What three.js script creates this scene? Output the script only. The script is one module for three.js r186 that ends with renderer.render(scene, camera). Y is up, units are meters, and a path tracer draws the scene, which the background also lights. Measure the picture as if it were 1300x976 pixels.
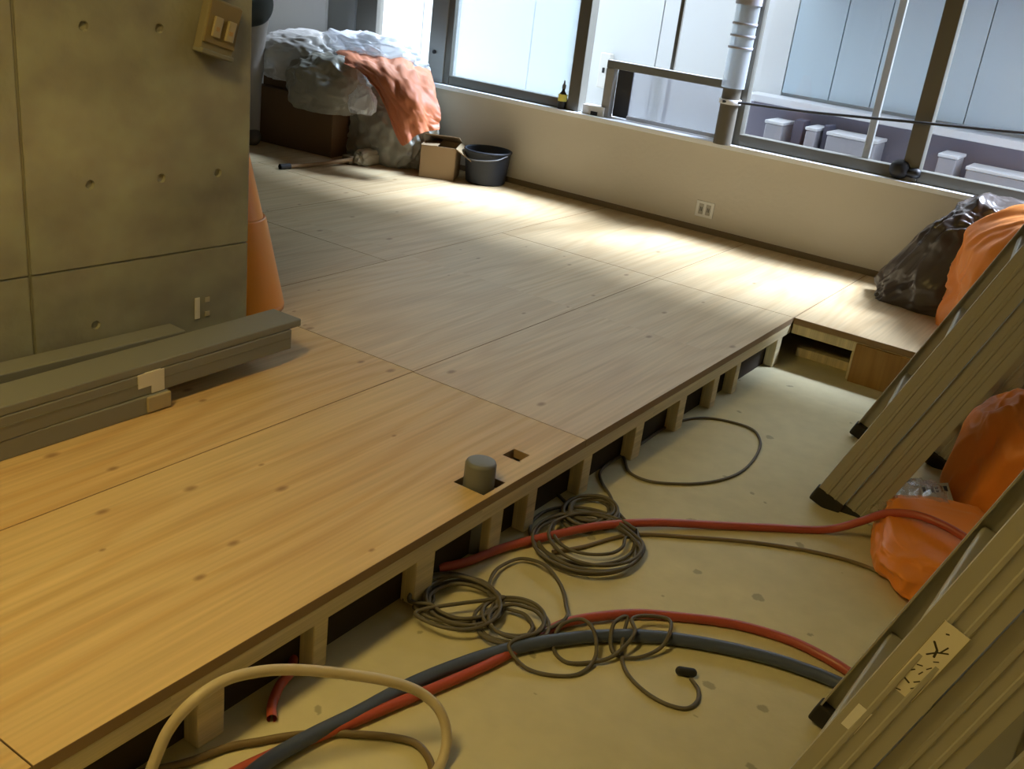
import * as THREE from 'three';
import { RoundedBoxGeometry } from 'three/addons/geometries/RoundedBoxGeometry.js';
import { ParametricGeometry } from 'three/addons/geometries/ParametricGeometry.js';
import { MarchingCubes } from 'three/addons/objects/MarchingCubes.js';
import { mergeGeometries, mergeVertices } from 'three/addons/utils/BufferGeometryUtils.js';
import { RectAreaLightUniformsLib } from 'three/addons/lights/RectAreaLightUniformsLib.js';
import { ImprovedNoise } from 'three/addons/math/ImprovedNoise.js';
import { Brush, Evaluator, SUBTRACTION } from 'three-bvh-csg';

// ---------------------------------------------------------------- camera, sky, lamps, exposure
// x runs along the window wall, y is up with 0 on the raised plywood floor, z comes from the windows towards the camera
const scene = new THREE.Scene();
const camera = new THREE.PerspectiveCamera(41.15, 1300 / 976, 0.05, 80);
camera.position.set(0, 1.32, 0);
camera.rotation.order = 'YXZ';
camera.rotation.set(-22.5 * Math.PI / 180, 31.777 * Math.PI / 180, 7.264 * Math.PI / 180);
const renderer = new THREE.WebGLRenderer({ antialias: true });
renderer.toneMapping = THREE.LinearToneMapping;
renderer.toneMappingExposure = 1.0;
renderer.shadowMap.enabled = true;
const SKY = new THREE.Color(0.82, 0.93, 1.04), SKY_STRENGTH = 5.0;
scene.background = SKY;
scene.backgroundIntensity = SKY_STRENGTH;
RectAreaLightUniformsLib.init();
const LAMP_COLOR = new THREE.Color(1.0, 0.73, 0.25), LAMP_POWER = 31.0;
// hazy daylight coming steeply down over the facing wall
const sun = new THREE.DirectionalLight(new THREE.Color(0.82, 0.95, 1.22), 29);
sun.position.set(-3.0, 0, -4.6).add(new THREE.Vector3(0.5, Math.sin(66 * Math.PI / 180), -Math.cos(66 * Math.PI / 180)).multiplyScalar(9));
sun.target.position.set(-3.0, 0, -4.6); sun.name = 'hazy_sun'; sun.castShadow = true; sun.shadow.radius = 45;
Object.assign(sun.shadow.camera, { left: -6, right: 6, top: 5, bottom: -5, near: 0.5, far: 20 }); sun.shadow.mapSize.set(2048, 2048);
scene.add(sun, sun.target);

// ---------------------------------------------------------------- helpers
const FL = -0.205;                                        // top of the concrete slab
const rng = (s) => () => { s |= 0; s = s + 0x6D2B79F5 | 0; let t = Math.imul(s ^ s >>> 15, 1 | s); t = t + Math.imul(t ^ t >>> 7, 61 | t) ^ t; return ((t ^ t >>> 14) >>> 0) / 4294967296; };
const perlin = new ImprovedNoise();
const nz = (x, y, z = 0) => perlin.noise(x + 31.7, y + 17.3, z + 5.1);
const fbm = (x, y, z = 0, o = 4) => { let a = 0.5, s = 0; for (let i = 0; i < o; i++) { s += a * nz(x, y, z); x *= 2.03; y *= 2.03; z *= 2.03; a *= 0.5; } return s; };
const used = {};
const numbered = (n) => { const k = used[n] = (used[n] ?? -1) + 1; return k ? `${n}_${String(k).padStart(3, '0')}` : n; };
const V = (a) => new THREE.Vector3(a[0], a[1], a[2]);
function shade(o) { o.traverse((m) => { if (m.isMesh) { m.castShadow = true; m.receiveShadow = true; } }); return o; }
function tag(o, label, category, group) { o.userData.label = label; o.userData.category = category; if (group) o.userData.group = group; return o; }
function struct(o) { o.userData.kind = 'structure'; return o; }
function thing(name, label, category, [x, y, z] = [0, 0, 0], turn = 0, group) {
  const o = new THREE.Group(); o.name = numbered(name); o.position.set(x, y, z); o.rotation.y = turn; scene.add(o);
  return tag(o, label, category, group);
}
function group(name) { const o = new THREE.Group(); o.name = numbered(name); scene.add(o); return struct(o); }
function part(name, geo, mat, parent = scene) {
  const g = Array.isArray(geo) ? (geo.length > 1 ? mergeGeometries(geo.map(flat), false) : geo[0]) : geo;
  const m = new THREE.Mesh(g, mat); m.name = parent === scene ? numbered(name) : childName(parent, name);
  m.castShadow = m.receiveShadow = true; parent.add(m); return m;
}
function childName(p, n) { const k = p.children.filter((c) => c.userData.stem === n || c.name === n || c.name.startsWith(n + '_0')).length; return k ? `${n}_${String(k).padStart(3, '0')}` : n; }
function flat(g) { const r = g.index ? g.toNonIndexed() : g; for (const k of Object.keys(r.attributes)) if (!['position', 'normal', 'uv'].includes(k)) r.deleteAttribute(k); return r; }
// uv in metres from the face's main direction; g is in the thing's own axes
function uvBox(g, swap = false) {
  g = flat(g); const p = g.attributes.position, n = g.attributes.normal, uv = new Float32Array(p.count * 2);
  for (let i = 0; i < p.count; i++) {
    const ax = Math.abs(n.getX(i)), ay = Math.abs(n.getY(i)), az = Math.abs(n.getZ(i));
    let u, v;
    if (ay >= ax && ay >= az) { u = p.getX(i); v = p.getZ(i); } else if (ax >= az) { u = p.getY(i); v = p.getZ(i); } else { u = p.getX(i); v = p.getY(i); }
    uv[2 * i] = swap ? v : u; uv[2 * i + 1] = swap ? u : v;
  }
  g.setAttribute('uv', new THREE.BufferAttribute(uv, 2)); return g;
}
const bx = (x0, x1, y0, y1, z0, z1) => uvBox(new THREE.BoxGeometry(x1 - x0, y1 - y0, z1 - z0).translate((x0 + x1) / 2, (y0 + y1) / 2, (z0 + z1) / 2));
const rbx = (x0, x1, y0, y1, z0, z1, r = 0.004) => uvBox(new RoundedBoxGeometry(x1 - x0, y1 - y0, z1 - z0, 2, Math.min(r, (x1 - x0) / 2.1, (y1 - y0) / 2.1, (z1 - z0) / 2.1)).translate((x0 + x1) / 2, (y0 + y1) / 2, (z0 + z1) / 2));
const tube = (pts, r, seg = 0, rad = 10, closed = false) => new THREE.TubeGeometry(new THREE.CatmullRomCurve3(pts.map((p) => p.isVector3 ? p : V(p)), closed, 'centripetal'), seg || pts.length * 8, r, rad, closed);
const cyl = (r0, r1, h, n = 24) => new THREE.CylinderGeometry(r1, r0, h, n).translate(0, h / 2, 0);
const lathe = (pts, n = 32) => new THREE.LatheGeometry(pts.map((p) => new THREE.Vector2(p[0], p[1])), n);

// ---------------------------------------------------------------- textures (colour, grain, relief only)
function dataTex(w, h, fn, srgb, rx, ry) {
  const d = new Uint8Array(w * h * 4);
  for (let y = 0; y < h; y++) for (let x = 0; x < w; x++) { const c = fn(x / w, y / h); const k = (y * w + x) * 4; for (let i = 0; i < 3; i++) d[k + i] = Math.max(0, Math.min(255, Math.round(c[i] * 255))); d[k + 3] = 255; }
  const t = new THREE.DataTexture(d, w, h, THREE.RGBAFormat); t.wrapS = t.wrapT = THREE.RepeatWrapping; t.magFilter = THREE.LinearFilter; t.minFilter = THREE.LinearMipmapLinearFilter; t.generateMipmaps = true;
  if (srgb) t.colorSpace = THREE.SRGBColorSpace; t.repeat.set(1 / rx, 1 / ry); t.needsUpdate = true; return t;
}
const mixc = (a, b, t) => a.map((v, i) => v + (b[i] - v) * t);
function plyTex(seed, A = [0.81, 0.71, 0.51], B = [0.745, 0.61, 0.40]) {
  const r = rng(seed), knots = Array.from({ length: 32 }, () => [r() * 1.8, r() * 3.6, 0.0025 + r() * 0.005, r()]);
  const W = 1.8, H = 3.6;
  return dataTex(640, 1280, (u, v) => {
    const x = u * W, z = v * H;
    let warp = 0, dark = 0;
    for (const k of knots) { const dx = x - k[0], dz = z - k[1], d = Math.hypot(dx, dz * 0.55); warp += 0.03 * Math.exp(-d * d / 0.0015) * (dx > 0 ? 1 : -1); if (d < k[2] * 2) dark = Math.max(dark, 1 - Math.max(0, (d - k[2] * 0.6) / (k[2] * 1.4))); }
    const f = fbm(x * 2.2 + seed, z * 0.32, seed, 3);
    const band = 0.5 + 0.5 * Math.sin((x + warp + f * 0.9) * 46);
    const fine = fbm(x * 90, z * 2.4, seed + 3, 2), patch = fbm(x * 1.2, z * 0.7, seed + 9, 3);
    let c = mixc(A, B, Math.min(1, Math.max(0, 0.55 * band * band + patch * 0.55 + 0.12)));
    c = c.map((q) => q * (1 + fine * 0.13));
    return mixc(c, [0.36, 0.23, 0.12], dark * 0.45);
  }, true, W, H);
}
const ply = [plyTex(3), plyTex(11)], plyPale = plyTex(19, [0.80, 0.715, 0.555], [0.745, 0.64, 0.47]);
const concTex = dataTex(768, 768, (u, v) => {
  const x = u * 3, y = v * 3, a = fbm(x * 1.3, y * 1.0, 2, 5), b = fbm(x * 9, y * 7, 6, 3), s = fbm(x * 3.2, y * 0.5, 9, 3);
  const k = 0.62 + a * 0.26 + b * 0.09 + s * 0.16;
  return [k, k * (0.985 + b * 0.05), k * 0.90];
}, true, 3, 3);
const slabTex = dataTex(1024, 1024, (u, v) => {
  const x = u * 4, y = v * 4, a = fbm(x * 0.9, y * 0.9, 21, 5), b = fbm(x * 14, y * 14, 25, 3); let k = 0.775 + a * 0.13 + b * 0.045;
  const sp = nz(x * 16, y * 16, 40); if (sp > 0.62) k *= 0.80;
  return [k, k * 0.955, k * 0.76];
}, true, 4, 4);
const grainBump = dataTex(256, 256, (u, v) => { const k = 0.5 + 0.5 * fbm(u * 60, v * 4, 33, 3); return [k, k, k]; }, false, 0.5, 1);
const roughBump = dataTex(256, 256, (u, v) => { const k = 0.5 + 0.6 * fbm(u * 24, v * 24, 37, 4); return [k, k, k]; }, false, 0.6, 0.6);
const timberTex = dataTex(256, 512, (u, v) => { const b = fbm(u * 9, v * 0.9, 51, 3), f = fbm(u * 70, v * 3, 53, 2); const k = 0.86 + b * 0.18 + f * 0.1; return [k * 0.95, k * 0.885, k * 0.70]; }, true, 0.25, 1);

// ---------------------------------------------------------------- materials
const std = (c, o = {}) => new THREE.MeshStandardMaterial({ color: Array.isArray(c) ? new THREE.Color().setRGB(c[0], c[1], c[2]) : c, roughness: 0.8, ...o });
const phy = (c, o = {}) => new THREE.MeshPhysicalMaterial({ color: Array.isArray(c) ? new THREE.Color().setRGB(c[0], c[1], c[2]) : c, roughness: 0.8, ...o });
const M = {
  slab: std(0xffffff, { map: slabTex, roughness: 0.72, bumpMap: roughBump, bumpScale: 0.0008 }),
  concrete: std([0.72, 0.72, 0.66], { map: concTex, roughness: 0.85, bumpMap: roughBump, bumpScale: 0.002 }),
  ply: [0, 1, 2, 3].map((i) => std([[1, 1, 1], [0.93, 0.92, 0.9], [1.0, 0.97, 0.93], [0.9, 0.88, 0.84]][i], { map: ply[i % 2], roughness: 0.55, bumpMap: grainBump, bumpScale: 0.0006 })),
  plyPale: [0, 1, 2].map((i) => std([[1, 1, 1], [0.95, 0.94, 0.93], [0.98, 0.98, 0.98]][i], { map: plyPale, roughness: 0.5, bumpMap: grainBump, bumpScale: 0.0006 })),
  plyEdge: std([0.30, 0.20, 0.10], { roughness: 0.9 }),
  shadeFill: std([0.035, 0.024, 0.013], { roughness: 0.95 }),  // near-black colour standing in for the shade under the platform
  timber: std(0xffffff, { map: timberTex, roughness: 0.8 }),
  riser: std([0.55, 0.42, 0.22], { map: ply[1], roughness: 0.7 }),
  plaster: std([0.62, 0.57, 0.47], { roughness: 0.95, bumpMap: roughBump, bumpScale: 0.0015 }),
  pale: std([0.87, 0.87, 0.82], { roughness: 0.9 }),
  base: std([0.20, 0.15, 0.09], { roughness: 0.8 }),
  frame: std([0.15, 0.145, 0.12], { roughness: 0.45, metalness: 0.4 }),
  frameLight: std([0.33, 0.34, 0.32], { roughness: 0.4, metalness: 0.5 }),
  sill: std([0.84, 0.86, 0.88], { roughness: 0.5, metalness: 0.1 }),
  glass: phy([1, 1, 1], { transmission: 1, thickness: 0, roughness: 0.0, ior: 1.45 }),
  frosted: phy([0.80, 0.85, 0.87], { transmission: 0.92, thickness: 0, roughness: 0.32, ior: 1.45 }),
  cladding: std([0.72, 0.75, 0.76], { roughness: 0.7 }),
  claddingBlue: std([0.54, 0.66, 0.74], { roughness: 0.6 }),
  ledge: std([0.78, 0.80, 0.84], { roughness: 0.5 }),
  under: std([0.24, 0.23, 0.30], { roughness: 0.8 }),
  outBox: std([0.42, 0.42, 0.47], { roughness: 0.7 }),
  outDark: std([0.10, 0.10, 0.15], { roughness: 0.7 }),
  outGround: std([0.55, 0.55, 0.53], { roughness: 0.9 }),
  beam: std([0.21, 0.205, 0.165], { roughness: 0.6, metalness: 0.15 }),
  beamDark: std([0.18, 0.175, 0.13], { roughness: 0.7 }),
  tape: std([0.62, 0.58, 0.48], { roughness: 0.7 }),
  cone: phy([0.74, 0.26, 0.008], { roughness: 0.45, clearcoat: 0.15 }),
  alu: std([0.36, 0.345, 0.28], { roughness: 0.5, metalness: 0.15 }),
  aluDark: std([0.22, 0.205, 0.16], { roughness: 0.55, metalness: 0.3 }),
  rubber: std([0.018, 0.016, 0.013], { roughness: 0.75 }),
  white: std([0.78, 0.77, 0.72], { roughness: 0.5 }),
  ivory: std([0.32, 0.27, 0.16], { roughness: 0.5 }),
  black: std([0.012, 0.012, 0.013], { roughness: 0.55 }),
  tub: std([0.014, 0.017, 0.023], { roughness: 0.6 }),
  card: std([0.34, 0.235, 0.125], { roughness: 0.9 }),
  cardDark: std([0.17, 0.10, 0.045], { roughness: 0.9 }),
  pvc: std([0.16, 0.165, 0.165], { roughness: 0.5 }),
  red: phy([0.40, 0.075, 0.045], { roughness: 0.42, clearcoat: 0.1 }),
  blue: phy([0.065, 0.085, 0.15], { roughness: 0.42, clearcoat: 0.1 }),
  beige: phy([0.50, 0.42, 0.27], { roughness: 0.45 }),
  brown: phy([0.17, 0.12, 0.055], { roughness: 0.5 }),
  cord: std([0.105, 0.09, 0.06], { roughness: 0.6 }),
  plastic: phy([0.88, 0.90, 0.92], { roughness: 0.32, transmission: 0.6, thickness: 0, side: THREE.DoubleSide }),
  plasticKhaki: phy([0.40, 0.38, 0.31], { roughness: 0.35, transmission: 0.25, thickness: 0, side: THREE.DoubleSide }),
  plasticGrey: phy([0.60, 0.59, 0.54], { roughness: 0.32, transmission: 0.35, thickness: 0, side: THREE.DoubleSide }),
  clear: phy([0.93, 0.93, 0.92], { roughness: 0.16, transmission: 0.86, thickness: 0, ior: 1.4, side: THREE.DoubleSide }),
  orange: phy([0.92, 0.30, 0.04], { roughness: 0.5, transmission: 0.1, thickness: 0, side: THREE.DoubleSide }),
  orangePale: phy([0.82, 0.30, 0.15], { roughness: 0.5, transmission: 0.15, thickness: 0, side: THREE.DoubleSide }),
  greyBag: phy([0.055, 0.042, 0.035], { roughness: 0.3, clearcoat: 0.15 }),
  skin: std([0.55, 0.34, 0.24], { roughness: 0.6 }),
  trouser: std([0.27, 0.25, 0.22], { roughness: 0.9 }),
  jacket: std([0.02, 0.025, 0.02], { roughness: 0.85 }),
  hair: std([0.02, 0.016, 0.013], { roughness: 0.7 }),
  bootM: std([0.10, 0.09, 0.07], { roughness: 0.7 }),
};

// ---------------------------------------------------------------- the room
const XW0 = -6.4, XW1 = 0.62, ZW = -5.455, ZB = 1.6, CEIL = 2.42;
struct(part('floor', bx(XW0 - 0.2, XW1 + 0.2, FL - 0.2, FL, ZW - 0.2, ZB + 0.2), M.slab));
struct(part('ceiling', bx(XW0 - 0.2, XW1 + 0.2, CEIL, CEIL + 0.15, ZW - 0.2, ZB + 0.2), M.concrete));
struct(part('wall_right', bx(XW1, XW1 + 0.2, FL, CEIL, ZW - 0.2, ZB + 0.2), M.plaster));
struct(part('wall_front', bx(XW0 - 0.2, XW1, FL, CEIL, ZB, ZB + 0.2), M.plaster));
struct(part('wall_left', bx(XW0 - 0.2, XW0, FL, CEIL, ZW - 0.2, ZB), M.pale));
const HEAD = 2.15, SILL = 0.5, XL = -5.25;
const wb = group('wall_back');
part('lower_wall', bx(XL, XW1, FL, SILL, ZW - 0.2, ZW), M.plaster, wb);
part('lintel', bx(XL, XW1, HEAD, CEIL, ZW - 0.2, ZW), M.plaster, wb);
part('pale_wall', bx(XW0, XL, FL, CEIL, ZW - 0.2, ZW), M.pale, wb);
part('grey_jamb', [bx(XL, -5.03, SILL, HEAD, ZW - 0.19, ZW - 0.02), bx(-5.03, -4.98, SILL, HEAD, ZW - 0.16, ZW + 0.01)], M.frameLight, wb);
{ // splayed pale wall closing the far corner
  const w = part('wall_corner', bx(-0.15, 0, FL, CEIL, 0, 1.7), M.pale); w.position.set(XL, 0, ZW - 0.005); w.rotation.y = Math.atan2(-0.5, 0.82); struct(w);
}
struct(part('baseboard_back', bx(XL, XW1, 0, 0.032, ZW, ZW + 0.012), M.base));

// concrete partition: four formed panels with recessed joints and cone-shaped tie holes
{
  const w = group('wall_concrete'); w.position.set(-2.478, 0, -2.262); w.rotation.y = Math.atan2(-0.0732, 0.9973);
  // local: +z runs along the wall towards the camera, +x is out of its face
  part('concrete_core', bx(-0.2, -0.007, 0, CEIL, 0.003, 3.9), M.concrete, w);
  const ev = new Evaluator(); ev.attributes = ['position', 'normal', 'uv'];
  const holes = [0.12, 0.318, 0.544, 0.92, 1.2].flatMap((u) => [0.185, 0.601, 1.022, 1.45, 1.9].map((y) => [u, y]));
  const U = [0, 0.731, 1.63, 2.53, 3.9], Y = [0, 0.364, CEIL];
  for (let i = 0; i < 4; i++) for (let j = 0; j < 2; j++) {
    const a = U[i] + (i ? 0.004 : 0), b = U[i + 1] - (i < 3 ? 0.004 : 0), y0 = Y[j] + (j ? 0.0015 : 0), y1 = Y[j + 1] - 0.0015;
    let br = new Brush(new RoundedBoxGeometry(0.016, y1 - y0, b - a, 1, 0.003).translate(-0.008, (y0 + y1) / 2, (a + b) / 2)); br.updateMatrixWorld();
    for (const [u, y] of holes) if (u > a + 0.03 && u < b - 0.03 && y > y0 + 0.03 && y < y1 - 0.03 && !(j === 0 && u < 0.5)) {
      const h = new Brush(new THREE.CylinderGeometry(0.016, 0.009, 0.014, 18).rotateZ(-Math.PI / 2).translate(-0.003, y, u)); h.updateMatrixWorld();
      br = ev.evaluate(br, h, SUBTRACTION);
    }
    part('concrete_panel', uvBox(br.geometry), M.concrete, w);
  }
}

// raised plywood floor: sheets, rim battens, posts, joists
{
  const p = group('floor_platform');
  const T = 0.028, g = 0.0012, XE = -1.278, ZE = -4.349;
  const sheet = (x0, x1, z0, z1, k, holes = []) => {
    const s = new THREE.Shape(); s.moveTo(x0 + g, z0 + g); s.lineTo(x1 - g, z0 + g); s.lineTo(x1 - g, z1 - g); s.lineTo(x0 + g, z1 - g); s.closePath();
    for (const [a, b, c, d] of holes) { const h = new THREE.Path(); h.moveTo(a, c); h.lineTo(a, d); h.lineTo(b, d); h.lineTo(b, c); h.closePath(); s.holes.push(h); }
    const e = new THREE.ExtrudeGeometry(s, { depth: T - 0.002, bevelEnabled: true, bevelSize: 0.0008, bevelOffset: -0.0008, bevelThickness: 0.001, bevelSegments: 1 });
    e.rotateX(Math.PI / 2).translate(0, -0.001, 0);       // (x, z, depth) -> (x, -depth, z)
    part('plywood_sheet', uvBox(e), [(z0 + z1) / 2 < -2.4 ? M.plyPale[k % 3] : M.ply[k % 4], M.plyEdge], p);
  };
  const C = [XE, -1.965, -2.875, -3.785, -4.695, XW0];
  let k = 0;
  sheet(C[1], C[0], -0.722, ZB, 1);
  sheet(C[1], C[0], -2.532, -0.722, 0, [[-1.396, -1.296, -2.12, -2.02], [-1.397, -1.342, -2.312, -2.254]]);
  sheet(C[1], C[0], ZE, -2.532, 2);
  sheet(C[1], C[0], ZW + 0.004, ZE, 3);
  for (let i = 1; i < 5; i++) { const off = i % 2 ? 0 : -0.91; const zs = [ZB]; for (let z = -0.722 + off; z > ZW + 0.2; z -= 1.814) zs.push(z); zs.push(ZW + 0.004); for (let j = 0; j + 1 < zs.length; j++) sheet(C[i + 1], C[i], zs[j + 1], zs[j], k++ + i); }
  sheet(XE, -0.45, ZW + 0.004, ZE, 1); sheet(-0.45, XW1, ZW + 0.004, ZE, 0);
  // rim battens under the edge, floor sleepers, posts at their photographed spacing
  part('rim_batten', rbx(XE - 0.047, XE - 0.002, -0.073, -T - 0.0005, ZE + 0.002, ZB), M.timber, p);
  part('rim_batten', rbx(XE, XW1, -0.073, -T - 0.0005, ZE - 0.047, ZE - 0.002), M.timber, p);
  const posts = [[-1.10, 0.068], [-1.407, 0.045], [-1.775, 0.075], [-2.085, 0.06], [-2.262, 0.05], [-2.575, 0.055], [-2.925, 0.06], [-3.262, 0.06], [-3.565, 0.05], [-3.78, 0.045], [-4.24, 0.06], [-0.78, 0.06], [-0.48, 0.05], [0.2, 0.06], [0.8, 0.06]];
  for (const [z, w] of posts) {
    part('post', rbx(XE - 0.05, XE - 0.006, FL, -0.073, z - w / 2, z + w / 2), M.timber, p);
    part('joist', bx(XW0, XE - 0.064, -0.073, -T - 0.001, z - 0.022, z + 0.022), M.timber, p);
    for (const x of [-2.1, -2.95]) part('post', bx(x - 0.022, x + 0.022, FL, -0.073, z - 0.022, z + 0.022), M.timber, p);
  }
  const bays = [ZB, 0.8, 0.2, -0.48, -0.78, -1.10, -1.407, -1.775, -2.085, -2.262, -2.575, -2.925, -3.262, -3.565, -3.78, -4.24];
  for (let i = 0; i + 1 < bays.length; i++) part('shade_board', bx(XE - 0.062, XE - 0.053, FL, -0.073, bays[i + 1] + 0.002, bays[i] - 0.002), M.shadeFill, p);  // added dark boards that paint the shade between the posts
  part('sleeper', rbx(XE + 0.01, -0.96, FL, FL + 0.042, ZE - 0.16, ZE - 0.11), M.timber, p);
  part('post', rbx(-1.0, -0.955, FL, -0.073, ZE - 0.05, ZE - 0.006), M.timber, p);
  part('riser_panel', rbx(-0.985, XW1, FL, -0.031, ZE - 0.002, ZE + 0.012, 0.002), M.riser, p);
}

// ---------------------------------------------------------------- windows, sill and what stands outside them
struct(part('trim_1', [rbx(XL, XW1, SILL, SILL + 0.014, ZW - 0.21, ZW + 0.045, 0.003), rbx(XL, XW1, SILL - 0.012, SILL + 0.002, ZW + 0.035, ZW + 0.045, 0.002)], M.sill));
{
  const zf = -5.5, fr = (w, x0, x1, y0, y1, z0 = zf - 0.035, z1 = zf + 0.035, m = M.frame, n = 'frame_bar') => part(n, rbx(x0, x1, y0, y1, z0, z1, 0.004), m, w);
  const w1 = group('window_1');                          // narrow bright light beside the corner
  fr(w1, -4.98, -4.80, SILL + 0.014, HEAD); fr(w1, -4.33, -4.20, SILL + 0.014, HEAD, zf - 0.04, zf + 0.045, M.frameLight);
  fr(w1, -4.80, -4.33, SILL + 0.014, SILL + 0.07); fr(w1, -4.80, -4.33, HEAD - 0.06, HEAD);
  part('glass_pane', bx(-4.80, -4.33, SILL + 0.07, HEAD - 0.06, zf - 0.003, zf + 0.003), M.glass, w1);
  part('screw_head', new THREE.CylinderGeometry(0.012, 0.012, 0.012, 16).rotateX(Math.PI / 2).translate(-4.28, 0.70, zf + 0.05), M.black, w1);
  const w2 = group('window_2');                          // frosted
  fr(w2, -4.205, -4.155, SILL + 0.014, HEAD); fr(w2, -4.155, -3.245, SILL + 0.014, SILL + 0.072); fr(w2, -4.155, -3.245, HEAD - 0.06, HEAD); fr(w2, -3.245, -3.165, SILL + 0.014, HEAD, zf - 0.04, zf + 0.045);
  part('glass_pane', bx(-4.155, -3.245, SILL + 0.072, HEAD - 0.06, zf - 0.003, zf + 0.003), M.frosted, w2);
  const w3 = group('window_3');                          // slid open; only its stile crosses the opening
  fr(w3, -2.665, -2.64, SILL + 0.02, HEAD, zf - 0.085, zf - 0.065); fr(w3, -3.165, -2.27, HEAD - 0.06, HEAD); fr(w3, -2.27, -2.135, SILL + 0.014, HEAD, zf - 0.03, zf + 0.03);
  fr(w3, -3.165, -2.27, SILL + 0.014, SILL + 0.022, zf + 0.0, zf + 0.006, M.sill, 'track'); fr(w3, -3.165, -2.27, SILL + 0.014, SILL + 0.022, zf - 0.05, zf - 0.044, M.sill, 'track');
  const w4 = group('window_4');
  fr(w4, -2.135, -1.245, SILL + 0.014, SILL + 0.074); fr(w4, -2.135, -1.245, HEAD - 0.06, HEAD); fr(w4, -1.472, -1.435, SILL + 0.074, HEAD - 0.06, zf - 0.05, zf - 0.02, M.frameLight, 'sash_stile'); fr(w4, -1.245, -1.16, SILL + 0.014, HEAD, zf - 0.04, zf + 0.04);
  part('glass_pane', bx(-2.135, -1.245, SILL + 0.074, HEAD - 0.06, zf - 0.003, zf + 0.003), M.glass, w4);
  const w5 = group('window_5');
  fr(w5, -1.16, XW1, SILL + 0.014, SILL + 0.074); fr(w5, -1.16, XW1, HEAD - 0.06, HEAD);
  part('glass_pane', bx(-1.16, XW1, SILL + 0.074, HEAD - 0.06, zf - 0.003, zf + 0.003), M.glass, w5);
}
// light well: the facing wall of cladding panels with a ledge, an added overhang for shade and low boxes; open to the sky above
const ZO = -6.45, TOP = 2.0;
{
  const o = group('wall_outside');
  const cols = [-9.2, -8.2, -7.2, -6.2, -5.2, -4.2, -3.2, -2.3];
  for (let i = 0; i + 1 < cols.length; i++) part('cladding_panel', rbx(cols[i] + 0.004, cols[i + 1] - 0.004, -0.4, TOP, ZO - 0.04, ZO, 0.003), M.cladding, o);
  const colb = [-2.3, -2.0, -1.745, -1.2, -0.65, -0.1, 0.5, 1.2, 2.4];
  for (let i = 0; i + 1 < colb.length; i++) part('cladding_panel', rbx(colb[i] + 0.003, colb[i + 1] - 0.003, 0.74, TOP, ZO - 0.04, ZO, 0.003), M.claddingBlue, o);
  part('outer_core', bx(-9.2, 2.4, -0.4, TOP, ZO - 0.25, ZO - 0.042), M.cladding, o);
  part('ledge', rbx(-2.46, 2.4, 0.675, 0.72, ZO - 0.04, ZO + 0.17, 0.006), M.ledge, o);
  part('under_wall', bx(-2.46, 2.4, -0.4, 0.675, ZO - 0.04, ZO + 0.06), M.under, o);
  part('shade_canopy', rbx(-2.2, 2.4, 1.43, 1.51, ZO, ZO + 0.42, 0.01), M.outDark, o);  // added above the view to shade the upper wall on the right
  struct(part('ground', bx(-9.2, 2.4, -0.6, -0.4, ZO - 0.25, ZW - 0.2), M.outGround));
  struct(part('wall_outside_lower', bx(XW0 - 0.2, XW1 + 0.2, -0.6, FL, ZW - 0.25, ZW - 0.2), M.outGround));
}
{
  const D = [['pale grey box outside the pane right of the wrapped tube', -2.245, -2.135, 0.60, M.outBox], ['slim pale box standing between two dark posts outside', -1.99, -1.925, 0.605, M.outBox], ['wide pale box outside in front of the window stile', -1.86, -1.57, 0.60, M.outBox], ['squat grey box outside the far window near the ladder', -1.06, -0.72, 0.56, M.outBox], ['narrow pale box outside next to the squat grey box', -1.22, -1.12, 0.60, M.outBox]];
  for (const [l, a, b, h, m] of D) { const t = thing('outdoor_box', l, 'box', [(a + b) / 2, -0.4, ZO + 0.22]); const w = (b - a) / 2; part('casing', rbx(-w, w, 0, h + 0.38, -0.1, 0.1, 0.01), m, t); part('lid', rbx(-w - 0.006, w + 0.006, h + 0.38, h + 0.4, -0.106, 0.106, 0.006), M.ledge, t); }
  for (const [a, b, l] of [[-2.09, -2.03, 'dark post outside the window, the one nearer the wrapped tube'], [-1.905, -1.872, 'dark post outside the window beside the wide pale box']]) tag(part('outdoor_post', rbx(a, b, -0.4, 0.625, ZO + 0.14, ZO + 0.26, 0.004), M.outDark), l, 'post');
}

// ---------------------------------------------------------------- ceiling lamps (outside the frame): warm tubes near the camera
function lamp(label, x, z, len, w) {
  const t = thing('ceiling_lamp', label, 'lamp', [x, CEIL, z]);
  part('housing', rbx(-w / 2 - 0.02, w / 2 + 0.02, -0.07, 0, -len / 2 - 0.02, len / 2 + 0.02, 0.01), M.white, t);
  part('lamp_diffuser', rbx(-w / 2, w / 2, -0.082, -0.07, -len / 2, len / 2, 0.004), new THREE.MeshStandardMaterial({ color: 0xffffff, emissive: LAMP_COLOR, emissiveIntensity: 2 }), t);
  const L = new THREE.RectAreaLight(LAMP_COLOR, LAMP_POWER, w, len); L.position.set(0, -0.086, 0); L.rotation.x = -Math.PI / 2; t.add(L);
}
lamp('warm ceiling lamp over the raised plywood floor', -1.65, -0.5, 1.2, 0.3);

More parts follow.
